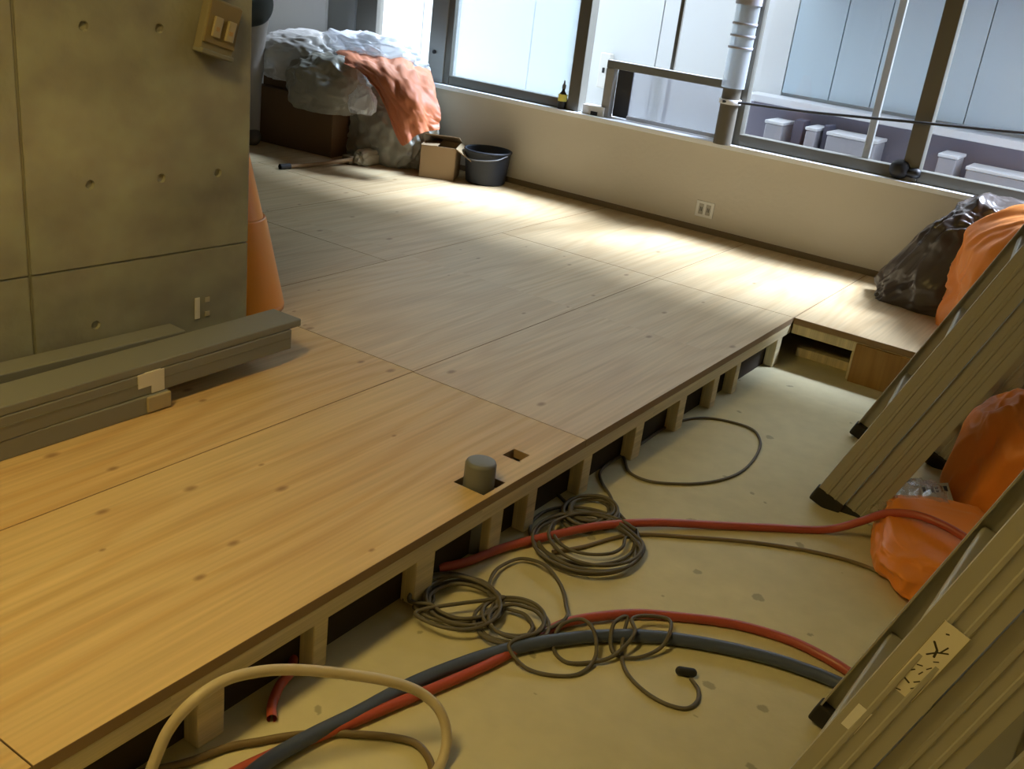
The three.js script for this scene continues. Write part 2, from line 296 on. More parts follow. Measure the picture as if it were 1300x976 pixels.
// ---------------------------------------------------------------- things by the concrete wall
{
  const beams = [
    ['grey lumber beam on the floor, lowest of the stack by the concrete wall', -2.465, -2.25, 0.0, 0.055, -1.765, 1.45, -0.5],
    ['thick grey lumber beam wrapped with a pale tape band', -2.42, -2.268, 0.055, 0.122, -2.265, 1.4, 0.9],
    ['thin grey board lying on the taped beam', -2.40, -2.272, 0.123, 0.148, -2.31, 1.35, 1.0],
    ['grey beam at the back of the stack against the concrete wall', -2.492, -2.412, 0.055, 0.146, -1.96, 1.3, -2.6],
  ];
  beams.forEach(([label, x0, x1, y0, y1, z0, z1, rot], i) => {
    const L = z1 - z0, t = thing('lumber_beam', label, 'beam', [(x0 + x1) / 2, y0, z0], rot * Math.PI / 180, 'beams stacked along the concrete wall');
    const w = (x1 - x0) / 2, h = y1 - y0;
    part('beam_body', rbx(-w, w, 0, h, 0, L, 0.004), M.beam, t);
    if (i === 1) {
      part('groove_strip', bx(w - 0.004, w + 0.0015, h * 0.55, h * 0.62, 0.01, L), M.beamDark, t);
      const tp = [rbx(w - 0.001, w + 0.0025, 0.002, h + 0.001, 0.51, 0.555, 0.001), rbx(-w * 0.1, w + 0.002, h - 0.001, h + 0.0025, 0.52, 0.575, 0.001), rbx(w - 0.001, w + 0.003, h * 0.4, h + 0.002, 0.545, 0.60, 0.001)];
      part('tape_band', tp, M.tape, t).userData.label = 'pale torn tape band';
    }
    if (i === 0) part('end_block', rbx(w - 0.06, w + 0.006, 0.004, h - 0.002, -0.006, 0.075, 0.005), std([0.36, 0.29, 0.16]), t);
    if (i === 2) part('end_notch', rbx(-w + 0.02, w - 0.02, -0.0005, h * 0.5, -0.01, 0.01, 0.002), M.beamDark, t);
  });
}
{
  const t = thing('traffic_cone', 'orange traffic cone standing behind the corner of the concrete wall', 'cone', [-2.845, 0, -2.505]);
  part('cone_body', lathe([[0.0, 0.72], [0.02, 0.72], [0.032, 0.712], [0.038, 0.69], [0.195, 0.03], [0.2, 0.0], [0.19, 0.0], [0.03, 0.69], [0, 0.69]], 40), M.cone, t);
  part('cone_sleeve', lathe([[0.194, 0.022], [0.204, 0.022], [0.132, 0.338], [0.127, 0.344], [0.118, 0.338]], 40), M.cone, t);
  part('cone_base', lathe([[0, 0], [0.206, 0], [0.206, 0.015], [0.198, 0.023], [0, 0.023]], 40), M.cone, t);
}
const wallGroup = scene.getObjectByName('wall_concrete');
function onWall(o, u, y, tilt = 0, out = 0) { o.position.copy(V([out, y, u]).applyAxisAngle(V([0, 1, 0]), wallGroup.rotation.y).add(wallGroup.position)); o.rotation.set(0, wallGroup.rotation.y + Math.PI / 2, 0); o.rotateZ(tilt); }
{
  const t = thing('switch_box', 'worn switch box hanging crooked on the concrete wall', 'switch'); onWall(t, 0.137, 1.03, -0.26, 0.001);
  part('back_box', rbx(-0.058, 0.058, -0.075, 0.075, 0, 0.035, 0.006), std([0.20, 0.17, 0.10]), t);
  part('cover_plate', rbx(-0.055, 0.055, -0.05, 0.07, 0.035, 0.041, 0.004), std([0.19, 0.145, 0.07]), t);
  for (const x of [-0.022, 0.026]) { const r = part('rocker', rbx(x - 0.014, x + 0.014, -0.03, 0.028, 0.04, 0.05, 0.003), M.ivory, t); part('rocker_mark', rbx(x - 0.006, x + 0.006, -0.012, 0.0, 0.049, 0.0515, 0.001), std([0.35, 0.22, 0.1]), t); }
  part('lower_lip', rbx(-0.058, 0.058, -0.082, -0.068, 0, 0.048, 0.004), M.beamDark, t);
  part('loose_wire', tube([[-0.02, 0.075, 0.015], [-0.03, 0.12, 0.03], [-0.005, 0.17, 0.02], [-0.02, 0.24, 0.006]], 0.006), M.black, t);
}
{
  const t = thing('wall_tag', 'small white tag with two marks low on the concrete wall', 'tag'); onWall(t, 0.175, 0.172, 0, 0.0005);
  part('tag_strip', rbx(-0.03, -0.011, -0.035, 0.036, 0, 0.003, 0.001), M.tape, t);
  for (const y of [-0.024, 0.024]) part('tag_square', rbx(0.009, 0.026, y - 0.008, y + 0.008, 0, 0.003, 0.001), std([0.40, 0.35, 0.24]), t);
}
// stub pipe in its square hole
{
  const t = thing('pipe_stub', 'grey plastic pipe stub with a cap in a square hole in the plywood', 'pipe', [-1.347, FL, -2.068]);
  part('pipe', cyl(0.038, 0.038, 0.23, 32), M.pvc, t);
  part('cap', lathe([[0.0385, 0.19], [0.043, 0.19], [0.043, 0.262], [0.040, 0.269], [0.034, 0.272], [0, 0.272]], 36), M.pvc, t);
}

// ---------------------------------------------------------------- crumpled bags and sheets
function blob(rx, ry, rz, seed, o = {}) {
  const { det = 26, crease = 0.10, lump = 0.16, flat: fb = -0.75, freq = 2.2, pinch = 0, sq = 0.75, shear = 0, tip = 0 } = o;
  let g = mergeVertices(new THREE.IcosahedronGeometry(1, det).deleteAttribute('uv').deleteAttribute('normal'));
  const p = g.attributes.position, v = new THREE.Vector3();
  for (let i = 0; i < p.count; i++) {
    v.fromBufferAttribute(p, i);
    const q = v.clone();
    let r = 1 + lump * nz(q.x * 1.4 + seed, q.y * 1.4, q.z * 1.4 + seed * 2);
    let c = 0; for (const [f, a] of [[freq, 1], [freq * 2.1, 0.5], [freq * 4.3, 0.24]]) c += a * (0.5 - Math.abs(nz(q.x * f + seed * 3, q.y * f + seed, q.z * f - seed)) * 1.6);
    r += crease * c;
    const s = (a) => Math.sign(a) * Math.pow(Math.abs(a), sq);
    v.set(s(q.x) * r, s(q.y) * r, s(q.z) * r);
    if (pinch) { const t = Math.max(0, q.y); v.x *= 1 - pinch * t * t; v.z *= 1 - pinch * t * t; }
    if (tip) { const k = Math.max(0, -v.x - 0.3) * Math.max(0, 0.6 - v.y); v.x -= tip * k; v.z *= 1 - 0.35 * Math.min(1, k); }
    v.x += shear * (v.y - fb);
    if (v.y < fb) v.y = fb + (v.y - fb) * 0.06;
    p.setXYZ(i, v.x * rx, (v.y - fb) * ry, v.z * rz);
  }
  g.computeVertexNormals(); return g;
}
// a wrinkled sheet through a grid of control points, two skins 1.5 mm apart
function sheet(rows, seed, amp = 0.02, th = 0.0015) {
  const R = rows.map((r) => new THREE.CatmullRomCurve3(r.map(V), false, 'centripetal'));
  const at = (s, t) => new THREE.CatmullRomCurve3(R.map((c) => c.getPoint(s)), false, 'centripetal').getPoint(t);
  const nS = 44, nT = 44, P = [];
  for (let j = 0; j <= nT; j++) for (let i = 0; i <= nS; i++) {
    const s = i / nS, t = j / nT, a = at(s, t), e = 0.01, du = at(Math.min(1, s + e), t).sub(at(Math.max(0, s - e), t)), dv = at(s, Math.min(1, t + e)).sub(at(s, Math.max(0, t - e)));
    const n = du.cross(dv).normalize(); let w = 0;
    for (const [f, k] of [[4, 1], [9, 0.45], [19, 0.2]]) w += k * (0.5 - 1.7 * Math.abs(nz(s * f + seed, t * f * 0.6, seed)));
    P.push(a.addScaledVector(n, w * amp));
  }
  const pos = [], idx = []; for (const q of P) pos.push(q.x, q.y, q.z);
  for (let j = 0; j < nT; j++) for (let i = 0; i < nS; i++) { const a = j * (nS + 1) + i, b = a + 1, c = a + nS + 1, d = c + 1; idx.push(a, b, d, a, d, c); }
  const g = new THREE.BufferGeometry(); g.setAttribute('position', new THREE.Float32BufferAttribute(pos, 3)); g.setIndex(idx); g.computeVertexNormals();
  const b = g.clone(), bp = b.attributes.position, bn = b.attributes.normal; for (let i = 0; i < bp.count; i++) bp.setXYZ(i, bp.getX(i) - bn.getX(i) * th, bp.getY(i) - bn.getY(i) * th, bp.getZ(i) - bn.getZ(i) * th);
  b.setIndex(idx.map((_, k) => idx[k - (k % 3) + 2 - (k % 3)])); b.computeVertexNormals();
  return mergeGeometries([g, b]);
}
function bag(name, label, category, pos, turn, geo, mat, grp, knot) {
  const t = thing(name, label, category, pos, turn, grp); part('bag_body', geo, mat, t);
  if (knot) { const [x, y, z, s] = knot; part('bag_neck', mergeGeometries([flat(lathe([[0.012, 0], [0.02, 0.02], [0.012, 0.035], [0.035, 0.075], [0.05, 0.10], [0.03, 0.085], [0, 0.05]], 14)).scale(s, s, s).translate(x, y, z)]), mat, t); }
  return t;
}
// far corner heap
{
  const box = (label, x, y, z, w, h, d, turn) => { const t = thing('cardboard_carton', label, 'box', [x, y, z], turn); part('carton_body', rbx(-w / 2, w / 2, 0, h, -d / 2, d / 2, 0.006), M.cardDark, t); part('tape_strip', rbx(-0.03, 0.03, h - 0.001, h + 0.0015, -d / 2, d / 2, 0.0005), M.card, t); };
  box('large dark brown carton on the floor under the pale bags in the far corner', -4.95, 0, -5.08, 0.66, 0.36, 0.46, 0.1);
  box('flat brown carton on top of the large dark carton', -4.99, 0.362, -5.1, 0.5, 0.1, 0.42, 0.04);
  const G = 'crumpled plastic bags heaped in the far corner';
  bag('plastic_bag', 'grey translucent bag slumped over the dark cartons in the far corner', 'bag', [-5.02, 0.42, -5.02], 0.2, blob(0.30, 0.17, 0.24, 2, { crease: 0.12, sq: 0.85 }), M.plasticGrey, G);
  bag('plastic_bag', 'bright white plastic bag topping the heap under the window', 'bag', [-4.62, 0.47, -5.2], 0, blob(0.36, 0.16, 0.2, 5, { crease: 0.2, lump: 0.3 }), M.plastic, G);
  bag('plastic_bag', 'khaki grey bag sagging over the front of the cartons', 'bag', [-4.68, 0.28, -4.92], 0.4, blob(0.25, 0.20, 0.15, 8, { crease: 0.13, lump: 0.2, sq: 0.9 }), M.plasticKhaki, G);
  bag('plastic_bag', 'large clear bag standing on the floor beneath the orange sheet', 'bag', [-4.36, 0.0, -5.17], 0, blob(0.31, 0.30, 0.18, 12, { crease: 0.16, lump: 0.22, freq: 2.6, sq: 0.9 }), M.plasticKhaki, G);
  bag('plastic_bag', 'small white bag corner poking out below the orange sheet', 'bag', [-4.28, 0.34, -4.80], 0.5, blob(0.075, 0.09, 0.05, 15, { crease: 0.2, lump: 0.3, det: 14, pinch: 0.5 }), M.plastic, G);
  tag(part('orange_sheet', sheet([
    [[-4.720, 0.650, -5.0], [-4.467, 0.665, -5.05], [-4.22, 0.66, -5.1], [-4.109, 0.62, -5.2]],
    [[-4.475, 0.60, -4.85], [-4.157, 0.60, -4.78], [-4.002, 0.60, -4.85], [-3.895, 0.53, -5.0]],
    [[-4.305, 0.569, -4.82], [-4.016, 0.45, -4.74], [-3.87, 0.45, -4.78], [-3.794, 0.4, -4.95]],
    [[-4.111, 0.545, -4.78], [-3.884, 0.232, -4.72], [-3.833, 0.30, -4.8], [-3.779, 0.33, -4.93]]], 4, 0.03), M.orangePale), 'crumpled orange plastic sheet draped over the heap of bags', 'sheet');
}
{
  const t = thing('cardboard_box', 'open cardboard box with a folded flap beside the black tub', 'box', [-3.93, 0, -5.16], 0.5);
  const w = 0.11, d = 0.12, h = 0.2, k = 0.005;
  for (const g of [[-w, w, d - k, d], [-w, w, -d, -d + k], [-w, -w + k, -d, d], [w - k, w, -d, d]]) part('side', bx(g[0], g[1], 0, h, g[2], g[3]), M.card, t);
  part('bottom', bx(-w, w, 0, k, -d, d), M.card, t);
  part('flap', bx(-w, w, 0, k, 0, 0.15).rotateX(-0.35).translate(0, h, -d), M.card, t);
  part('flap', bx(0, 0.13, -k, 0, -d, d).rotateZ(-0.55).translate(w, h, 0), M.card, t);
  const f = part('flap', bx(-0.1, 0, -k, 0, -d, d).rotateZ(0.1).translate(-w + 0.1, h + 0.004, 0), M.card, t);
}
{
  const t = thing('black_tub', 'black round plastic tub standing against the window wall', 'tub', [-3.665, 0, -5.29]);
  part('tub_body', lathe([[0, 0.0], [0.115, 0.0], [0.125, 0.01], [0.145, 0.2], [0.136, 0.2], [0.118, 0.014], [0, 0.012]], 40), M.tub, t);
  part('rim', new THREE.TorusGeometry(0.143, 0.008, 10, 48).rotateX(Math.PI / 2).translate(0, 0.2, 0), M.tub, t);
  part('handle', tube([[-0.147, 0.19, 0], [-0.13, 0.17, 0.1], [0, 0.155, 0.16], [0.13, 0.17, 0.1], [0.147, 0.19, 0]], 0.004), M.pvc, t);
}
{
  const t = thing('broom', 'short broom with a wooden handle lying in front of the bags', 'broom', [-4.43, 0, -4.55]);
  part('handle', tube([[-0.05, 0.014, 0.2], [0.0, 0.02, -0.05], [0.04, 0.035, -0.3]], 0.012, 12), std([0.33, 0.2, 0.09]), t);
  part('grip', tube([[-0.053, 0.016, 0.22], [-0.042, 0.016, 0.15]], 0.018, 4), M.rubber, t);
  part('ferrule', rbx(-0.03, 0.045, 0.005, 0.055, -0.36, -0.28, 0.01), M.brown, t);
  part('bristles', blob(0.06, 0.05, 0.15, 30, { crease: 0.2, det: 12 }).translate(0.06, 0, -0.47), std([0.45, 0.40, 0.28]), t);
}

// ---------------------------------------------------------------- on and by the window
{
  const t = thing('wall_outlet', 'white double wall outlet on the beige wall below the window', 'outlet', [-2.245, 0.13, ZW]);
  part('cover_plate', rbx(-0.055, 0.055, -0.045, 0.045, 0, 0.007, 0.003), M.white, t);
  for (const x of [-0.022, 0.022]) { part('socket', rbx(x - 0.014, x + 0.014, -0.03, 0.03, 0.006, 0.009, 0.002), std([0.42, 0.40, 0.34]), t); part('slot', rbx(x - 0.004, x - 0.001, -0.012, 0.012, 0.008, 0.0102, 0.0004), M.black, t); part('slot', rbx(x + 0.004, x + 0.007, -0.012, 0.012, 0.008, 0.0102, 0.0004), M.black, t); }
}
{
  const t = thing('small_bottle', 'small bottle with a yellow label on the window sill', 'bottle', [-3.28, SILL + 0.014, ZW + 0.0]);
  part('bottle_body', lathe([[0, 0], [0.024, 0], [0.026, 0.006], [0.026, 0.07], [0.02, 0.09], [0.009, 0.105], [0.009, 0.12], [0, 0.12]], 24), M.black, t);
  part('label_band', lathe([[0.0262, 0.045], [0.0272, 0.046], [0.0272, 0.085], [0.0225, 0.086]], 24), std([0.72, 0.64, 0.12]), t);
  part('cap', lathe([[0.012, 0.118], [0.012, 0.138], [0.006, 0.145], [0.004, 0.165], [0, 0.165]], 20), M.pvc, t);
}
{
  const t = thing('white_clip', 'white plastic block with a dark notch on the sill by the post', 'block', [-3.06, SILL + 0.014, ZW - 0.03]);
  part('block_body', [rbx(-0.075, -0.015, 0, 0.055, -0.03, 0.03, 0.006), rbx(-0.02, 0.07, 0.022, 0.055, -0.03, 0.03, 0.006), rbx(0.03, 0.07, 0, 0.03, -0.03, 0.03, 0.004)], M.white, t);
  part('notch', rbx(-0.02, 0.03, 0, 0.022, -0.02, 0.028, 0.003), M.black, t);
}
{
  const t = thing('metal_frame', 'grey metal frame with a pane standing on the sill of the open window', 'frame', [-2.63, SILL + 0.014, -5.49]);
  part('top_rail', rbx(-0.39, 0.37, 0.28, 0.325, -0.03, 0.02), std([0.17, 0.175, 0.17], { roughness: 0.5 }), t);
  part('post', rbx(-0.39, -0.335, 0, 0.28, -0.03, 0.02), std([0.30, 0.30, 0.29]), t);
  part('dark_panel', rbx(-0.335, -0.235, 0.01, 0.28, -0.05, -0.03, 0.002), std([0.035, 0.035, 0.037]), t);
  part('bottom_rail', rbx(-0.235, 0.37, 0, 0.028, -0.05, -0.02), std([0.45, 0.45, 0.44]), t);
  part('pane', bx(-0.235, 0.37, 0.028, 0.28, -0.042, -0.036), phy([0.66, 0.67, 0.68], { transmission: 0.85, thickness: 0, roughness: 0.35 }), t);
}
{
  const t = thing('wall_box', 'white box with a dark button on the facing wall outside', 'box', [-3.555, 0.68, ZO]);
  part('case', rbx(-0.04, 0.04, -0.115, 0.115, 0, 0.05, 0.008), M.white, t); part('button', rbx(-0.008, 0.01, -0.015, 0.02, 0.05, 0.058, 0.003), M.black, t);
}
{
  const t = thing('wrapped_tube', 'pale plastic wrapped tube upright against the window mullion', 'tube', [-2.2, SILL + 0.014, ZW + 0.05]);
  const pm = phy([0.86, 0.92, 0.96], { roughness: 0.35, transmission: 0.7, thickness: 0 });
  part('tube_body', cyl(0.062, 0.066, 1.42, 28).translate(0, 0.30, 0), pm, t);
  part('tube_foot', cyl(0.05, 0.05, 0.30, 24), std([0.13, 0.115, 0.085]), t);
  part('clamp_ring', lathe([[0.051, 0.215], [0.06, 0.215], [0.06, 0.24], [0.051, 0.24]], 28), M.ledge, t);
  for (const y of [0.50, 0.56, 0.62]) part('tie_band', lathe([[0.062, y], [0.0665, y], [0.0665, y + 0.012], [0.062, y + 0.012]], 28), M.outBox, t);
  part('cap', cyl(0.069, 0.069, 0.05, 28).translate(0, 0.72, 0), M.outBox, t);
}
tag(part('black_cable', tube([[-2.215, 0.742, ZW + 0.115], [-2.13, 0.745, ZW + 0.06], [-1.8, 0.758, ZW + 0.03], [-1.536, 0.778, ZW + 0.025], [-1.132, 0.812, ZW + 0.03], [-0.7, 0.848, ZW + 0.035], [0.3, 0.96, ZW + 0.04]], 0.007, 80, 8), M.black), 'dark cable strung across the window from the wrapped tube', 'cable');
{
  const t = thing('black_ball', 'black round ball with a short stem on the window sill', 'ball', [-1.253, SILL + 0.014, ZW - 0.005]);
  part('ball', new THREE.SphereGeometry(0.052, 28, 20).scale(1, 0.95, 0.8).translate(0, 0.05, 0), M.black, t);
  part('stem', lathe([[0, 0], [0.022, 0], [0.026, 0.05], [0.018, 0.07], [0, 0.07]], 18).rotateZ(-Math.PI / 2).translate(0.035, 0.045, 0), M.black, t);
}
// bags on the far strip of platform
{
  bag('rubbish_bag', 'dark grey plastic rubbish bag slumped below the window by the ladder', 'bag', [-0.84, 0, -5.16], 0.14, blob(0.27, 0.30, 0.19, 21, { crease: 0.12, lump: 0.18, freq: 1.7, sq: 0.6, shear: 0.42, tip: 0.25, det: 40 }), M.greyBag, null);
  bag('orange_bag', 'tall orange sack leaning in the corner beside the dark grey bag', 'bag', [-0.30, 0, -4.93], -0.1, blob(0.60, 0.46, 0.25, 24, { crease: 0.12, lump: 0.16, freq: 1.3, pinch: 1.0, sq: 0.85, shear: 0.24, det: 40 }), M.orange, null);
}

// ---------------------------------------------------------------- hoses and cords on the slab
const hose = (name, label, pts, r, mat, rad = 12) => tag(part(name, tube(pts, r, pts.length * 10, rad), mat), label, name.includes('cord') || name.includes('cable') ? 'cord' : 'hose');
hose('red_hose', 'red hose arching from under the platform to the orange sack', [[-1.335, -0.192, -1.90], [-1.301, -0.192, -1.975], [-1.266, -0.19, -2.111], [-1.202, -0.186, -2.258], [-1.125, -0.180, -2.398], [-1.016, -0.182, -2.542], [-0.892, -0.19, -2.67], [-0.741, -0.192, -2.805], [-0.60, -0.188, -2.928], [-0.525, -0.14, -2.955], [-0.46, -0.085, -2.96], [-0.38, -0.052, -2.95], [-0.28, -0.045, -2.93], [-0.16, -0.06, -2.88], [0.1, -0.19, -2.8]], 0.0125, M.red);
hose('red_hose', 'red hose running beside the thick blue hose', [[-1.19, -0.192, -0.95], [-1.177, -0.192, -1.05], [-1.163, -0.192, -1.118], [-1.139, -0.192, -1.201], [-1.106, -0.192, -1.305], [-1.07, -0.192, -1.431], [-1.033, -0.192, -1.555], [-0.998, -0.192, -1.69], [-0.975, -0.192, -1.842], [-0.951, -0.19, -1.938], [-0.903, -0.188, -2.015], [-0.835, -0.190, -2.1], [-0.753, -0.192, -2.165], [-0.631, -0.192, -2.24], [-0.495, -0.192, -2.279], [-0.39, -0.192, -2.274], [-0.302, -0.192, -2.249], [-0.1, -0.192, -2.14]], 0.0125, M.red);
hose('red_hose', 'short red hose end curling out below the plywood edge', [[-1.33, -0.18, -1.37], [-1.297, -0.175, -1.33], [-1.285, -0.18, -1.286], [-1.262, -0.193, -1.243], [-1.235, -0.195, -1.217]], 0.011, M.red);
hose('blue_hose', 'thick dark blue hose curving across the slab', [[-1.12, -0.188, -0.9], [-1.14, -0.187, -1.037], [-1.145, -0.186, -1.121], [-1.134, -0.186, -1.218], [-1.111, -0.187, -1.334], [-1.087, -0.188, -1.487], [-1.051, -0.188, -1.613], [-1.002, -0.188, -1.734], [-0.938, -0.188, -1.844], [-0.862, -0.188, -1.942], [-0.773, -0.188, -2.026], [-0.674, -0.188, -2.09], [-0.55, -0.188, -2.147], [-0.439, -0.188, -2.18], [-0.304, -0.188, -2.188], [-0.05, -0.188, -2.1]], 0.0165, M.blue);
hose('beige_hose', 'beige hose standing up in an arch in front of the platform edge', [[-1.22, -0.192, -0.8], [-1.21, -0.17, -0.835], [-1.2, -0.124, -0.872], [-1.2, -0.07, -0.898], [-1.2, -0.013, -0.933], [-1.19, 0.026, -0.977], [-1.18, 0.04, -1.041], [-1.16, 0.032, -1.108], [-1.13, 0.009, -1.182], [-1.07, -0.027, -1.276], [-1.02, -0.055, -1.34], [-0.98, -0.087, -1.384], [-0.94, -0.117, -1.398], [-0.91, -0.16, -1.39], [-0.89, -0.192, -1.35], [-0.88, -0.194, -1.25]], 0.011, M.beige);
hose('brown_hose', 'thin brown hose lying under the beige arch', [[-1.34, -0.196, -0.9], [-1.268, -0.196, -1.021], [-1.239, -0.196, -1.105], [-1.206, -0.197, -1.158], [-1.171, -0.197, -1.211], [-1.129, -0.197, -1.259], [-1.079, -0.197, -1.3], [-1.011, -0.196, -1.346], [-0.962, -0.196, -1.363], [-0.897, -0.196, -1.33], [-0.86, -0.196, -1.25]], 0.008, M.brown);
hose('brown_cable', 'brown cord running parallel to the upper red hose', [[-1.16, -0.197, -2.2], [-1.114, -0.199, -2.29], [-1.046, -0.199, -2.45], [-0.901, -0.199, -2.579], [-0.746, -0.199, -2.693], [-0.581, -0.199, -2.78], [-0.45, -0.199, -2.81], [-0.353, -0.199, -2.79], [-0.288, -0.199, -2.755], [-0.15, -0.199, -2.68]], 0.006, M.brown);
function coil(cx, cz, r, turns, seed, el = 1, rot = 0, y = FL + 0.005) {
  const R = rng(seed), out = []; let ox = 0, oz = 0, rr = r;
  for (let k = 0; k < turns * 14; k++) { if (k % 14 === 0) { ox = (R() - 0.5) * r * 0.5; oz = (R() - 0.5) * r * 0.5; rr = r * (0.72 + R() * 0.42); } const a = k / 14 * Math.PI * 2 + rot, x = Math.cos(a) * rr, z = Math.sin(a) * rr * el; out.push([cx + ox + x, y + 0.0045 * (k / 14) + 0.004 * R(), cz + oz + z]); }
  return out;
}
hose('grey_cord', 'grey cord with one wide loop and a coil under the upper red hose', [[-1.335, -0.2, -2.91], [-1.31, -0.2, -2.893], [-1.24, -0.2, -2.809], [-1.172, -0.2, -2.803], [-1.09, -0.2, -2.86], [-1.018, -0.2, -2.952], [-0.974, -0.2, -3.08], [-0.976, -0.2, -3.24], [-1.018, -0.2, -3.406], [-1.081, -0.2, -3.484], [-1.161, -0.2, -3.485], [-1.26, -0.2, -3.432], [-1.315, -0.2, -3.3], [-1.32, -0.2, -3.0], [-1.318, -0.2, -2.75], [-1.28, -0.2, -2.685], [-1.207, -0.199, -2.616], [-1.149, -0.198, -2.549], [-1.089, -0.196, -2.505], [-1.024, -0.194, -2.438], ...coil(-1.115, -2.315, 0.135, 6, 7, 1.05, -0.6)], 0.005, M.cord, 8);
hose('grey_cord', 'tangled grey cord coiled beside the blue hose with a dark plug end', [[-1.32, -0.2, -1.74], ...coil(-1.20, -1.815, 0.10, 6, 3, 1.0, 2.4), [-1.12, -0.178, -1.9], [-1.149, -0.18, -1.882], [-1.207, -0.185, -1.974], [-1.217, -0.19, -2.043], [-1.198, -0.19, -2.1], [-1.128, -0.18, -2.104], [-1.056, -0.19, -2.071], [-0.996, -0.195, -2.006], [-0.955, -0.178, -1.93], ...coil(-1.045, -1.835, 0.085, 4, 9, 1.0, 0.4, FL + 0.012), [-0.994, -0.172, -1.74], [-0.938, -0.195, -1.725], [-0.876, -0.2, -1.749], [-0.83, -0.2, -1.799], [-0.828, -0.19, -1.868], [-0.871, -0.162, -1.923], [-0.914, -0.162, -1.938], [-0.946, -0.175, -1.895], [-0.922, -0.198, -1.832], [-0.877, -0.2, -1.814], [-0.836, -0.198, -1.844], [-0.799, -0.19, -1.895], [-0.79, -0.166, -1.99], [-0.82, -0.164, -2.03], [-0.814, -0.168, -2.065], [-0.758, -0.172, -2.109], [-0.727, -0.164, -2.06], [-0.723, -0.185, -2.008], [-0.759, -0.198, -1.941], [-0.807, -0.195, -1.92], [-0.845, -0.164, -1.98], [-0.837, -0.166, -2.035], [-0.813, -0.185, -1.978], [-0.775, -0.2, -1.91], [-0.732, -0.2, -1.871], [-0.668, -0.2, -1.847], [-0.617, -0.2, -1.847], [-0.582, -0.2, -1.865], [-0.574, -0.2, -1.904], [-0.591, -0.2, -1.945], [-0.62, -0.199, -1.967]], 0.005, M.cord, 8).children;
part('plug', [uvBox(new THREE.CapsuleGeometry(0.011, 0.03, 6, 12).rotateZ(Math.PI / 2).rotateY(0.5).translate(-0.638, FL + 0.011, -1.977))], M.black, scene.getObjectByName('grey_cord_001'));
hose('grey_cord', 'grey cord bundle spilling from the dark gap beneath the platform edge', [[-1.33, -0.2, -2.5], ...coil(-1.205, -2.47, 0.075, 5, 15, 1.3, 0.9)], 0.0055, M.cord, 8);

// ---------------------------------------------------------------- folded aluminium stepladders leaning on the right wall
function signTex() {
  const c = document.createElement('canvas'); c.width = 512; c.height = 100; const x = c.getContext('2d');
  x.fillStyle = '#d9d3bd'; x.fillRect(0, 0, 512, 100); x.fillStyle = '#8c8468'; x.fillRect(0, 0, 512, 3); x.fillRect(0, 97, 512, 3);
  x.strokeStyle = '#2a2418'; x.lineCap = 'round';
  const s = (w, ...p) => { x.lineWidth = w; x.beginPath(); x.moveTo(p[0], p[1]); for (let i = 2; i < p.length; i += 2) x.lineTo(p[i], p[i + 1]); x.stroke(); };
  s(9, 52, 22, 74, 38, 78, 60, 66, 80); s(10, 60, 48, 100, 74); s(8, 104, 20, 84, 52, 70, 82); s(5, 112, 40, 122, 34);   // heavy character at the lower end
  s(5, 150, 30, 156, 44); s(7, 214, 20, 206, 48); s(5, 222, 60, 240, 72); s(4, 190, 66, 204, 74); s(5, 252, 24, 268, 34); s(4, 262, 54, 280, 58); s(5, 292, 30, 300, 44); s(4, 300, 62, 318, 70);
  s(6, 352, 30, 384, 50, 408, 78); s(8, 362, 52, 392, 46, 414, 22); s(5, 392, 58, 428, 66); s(4, 344, 62, 356, 74); s(6, 470, 34, 474, 40);
  const t = new THREE.CanvasTexture(c); t.colorSpace = THREE.SRGBColorSpace; return t;
}
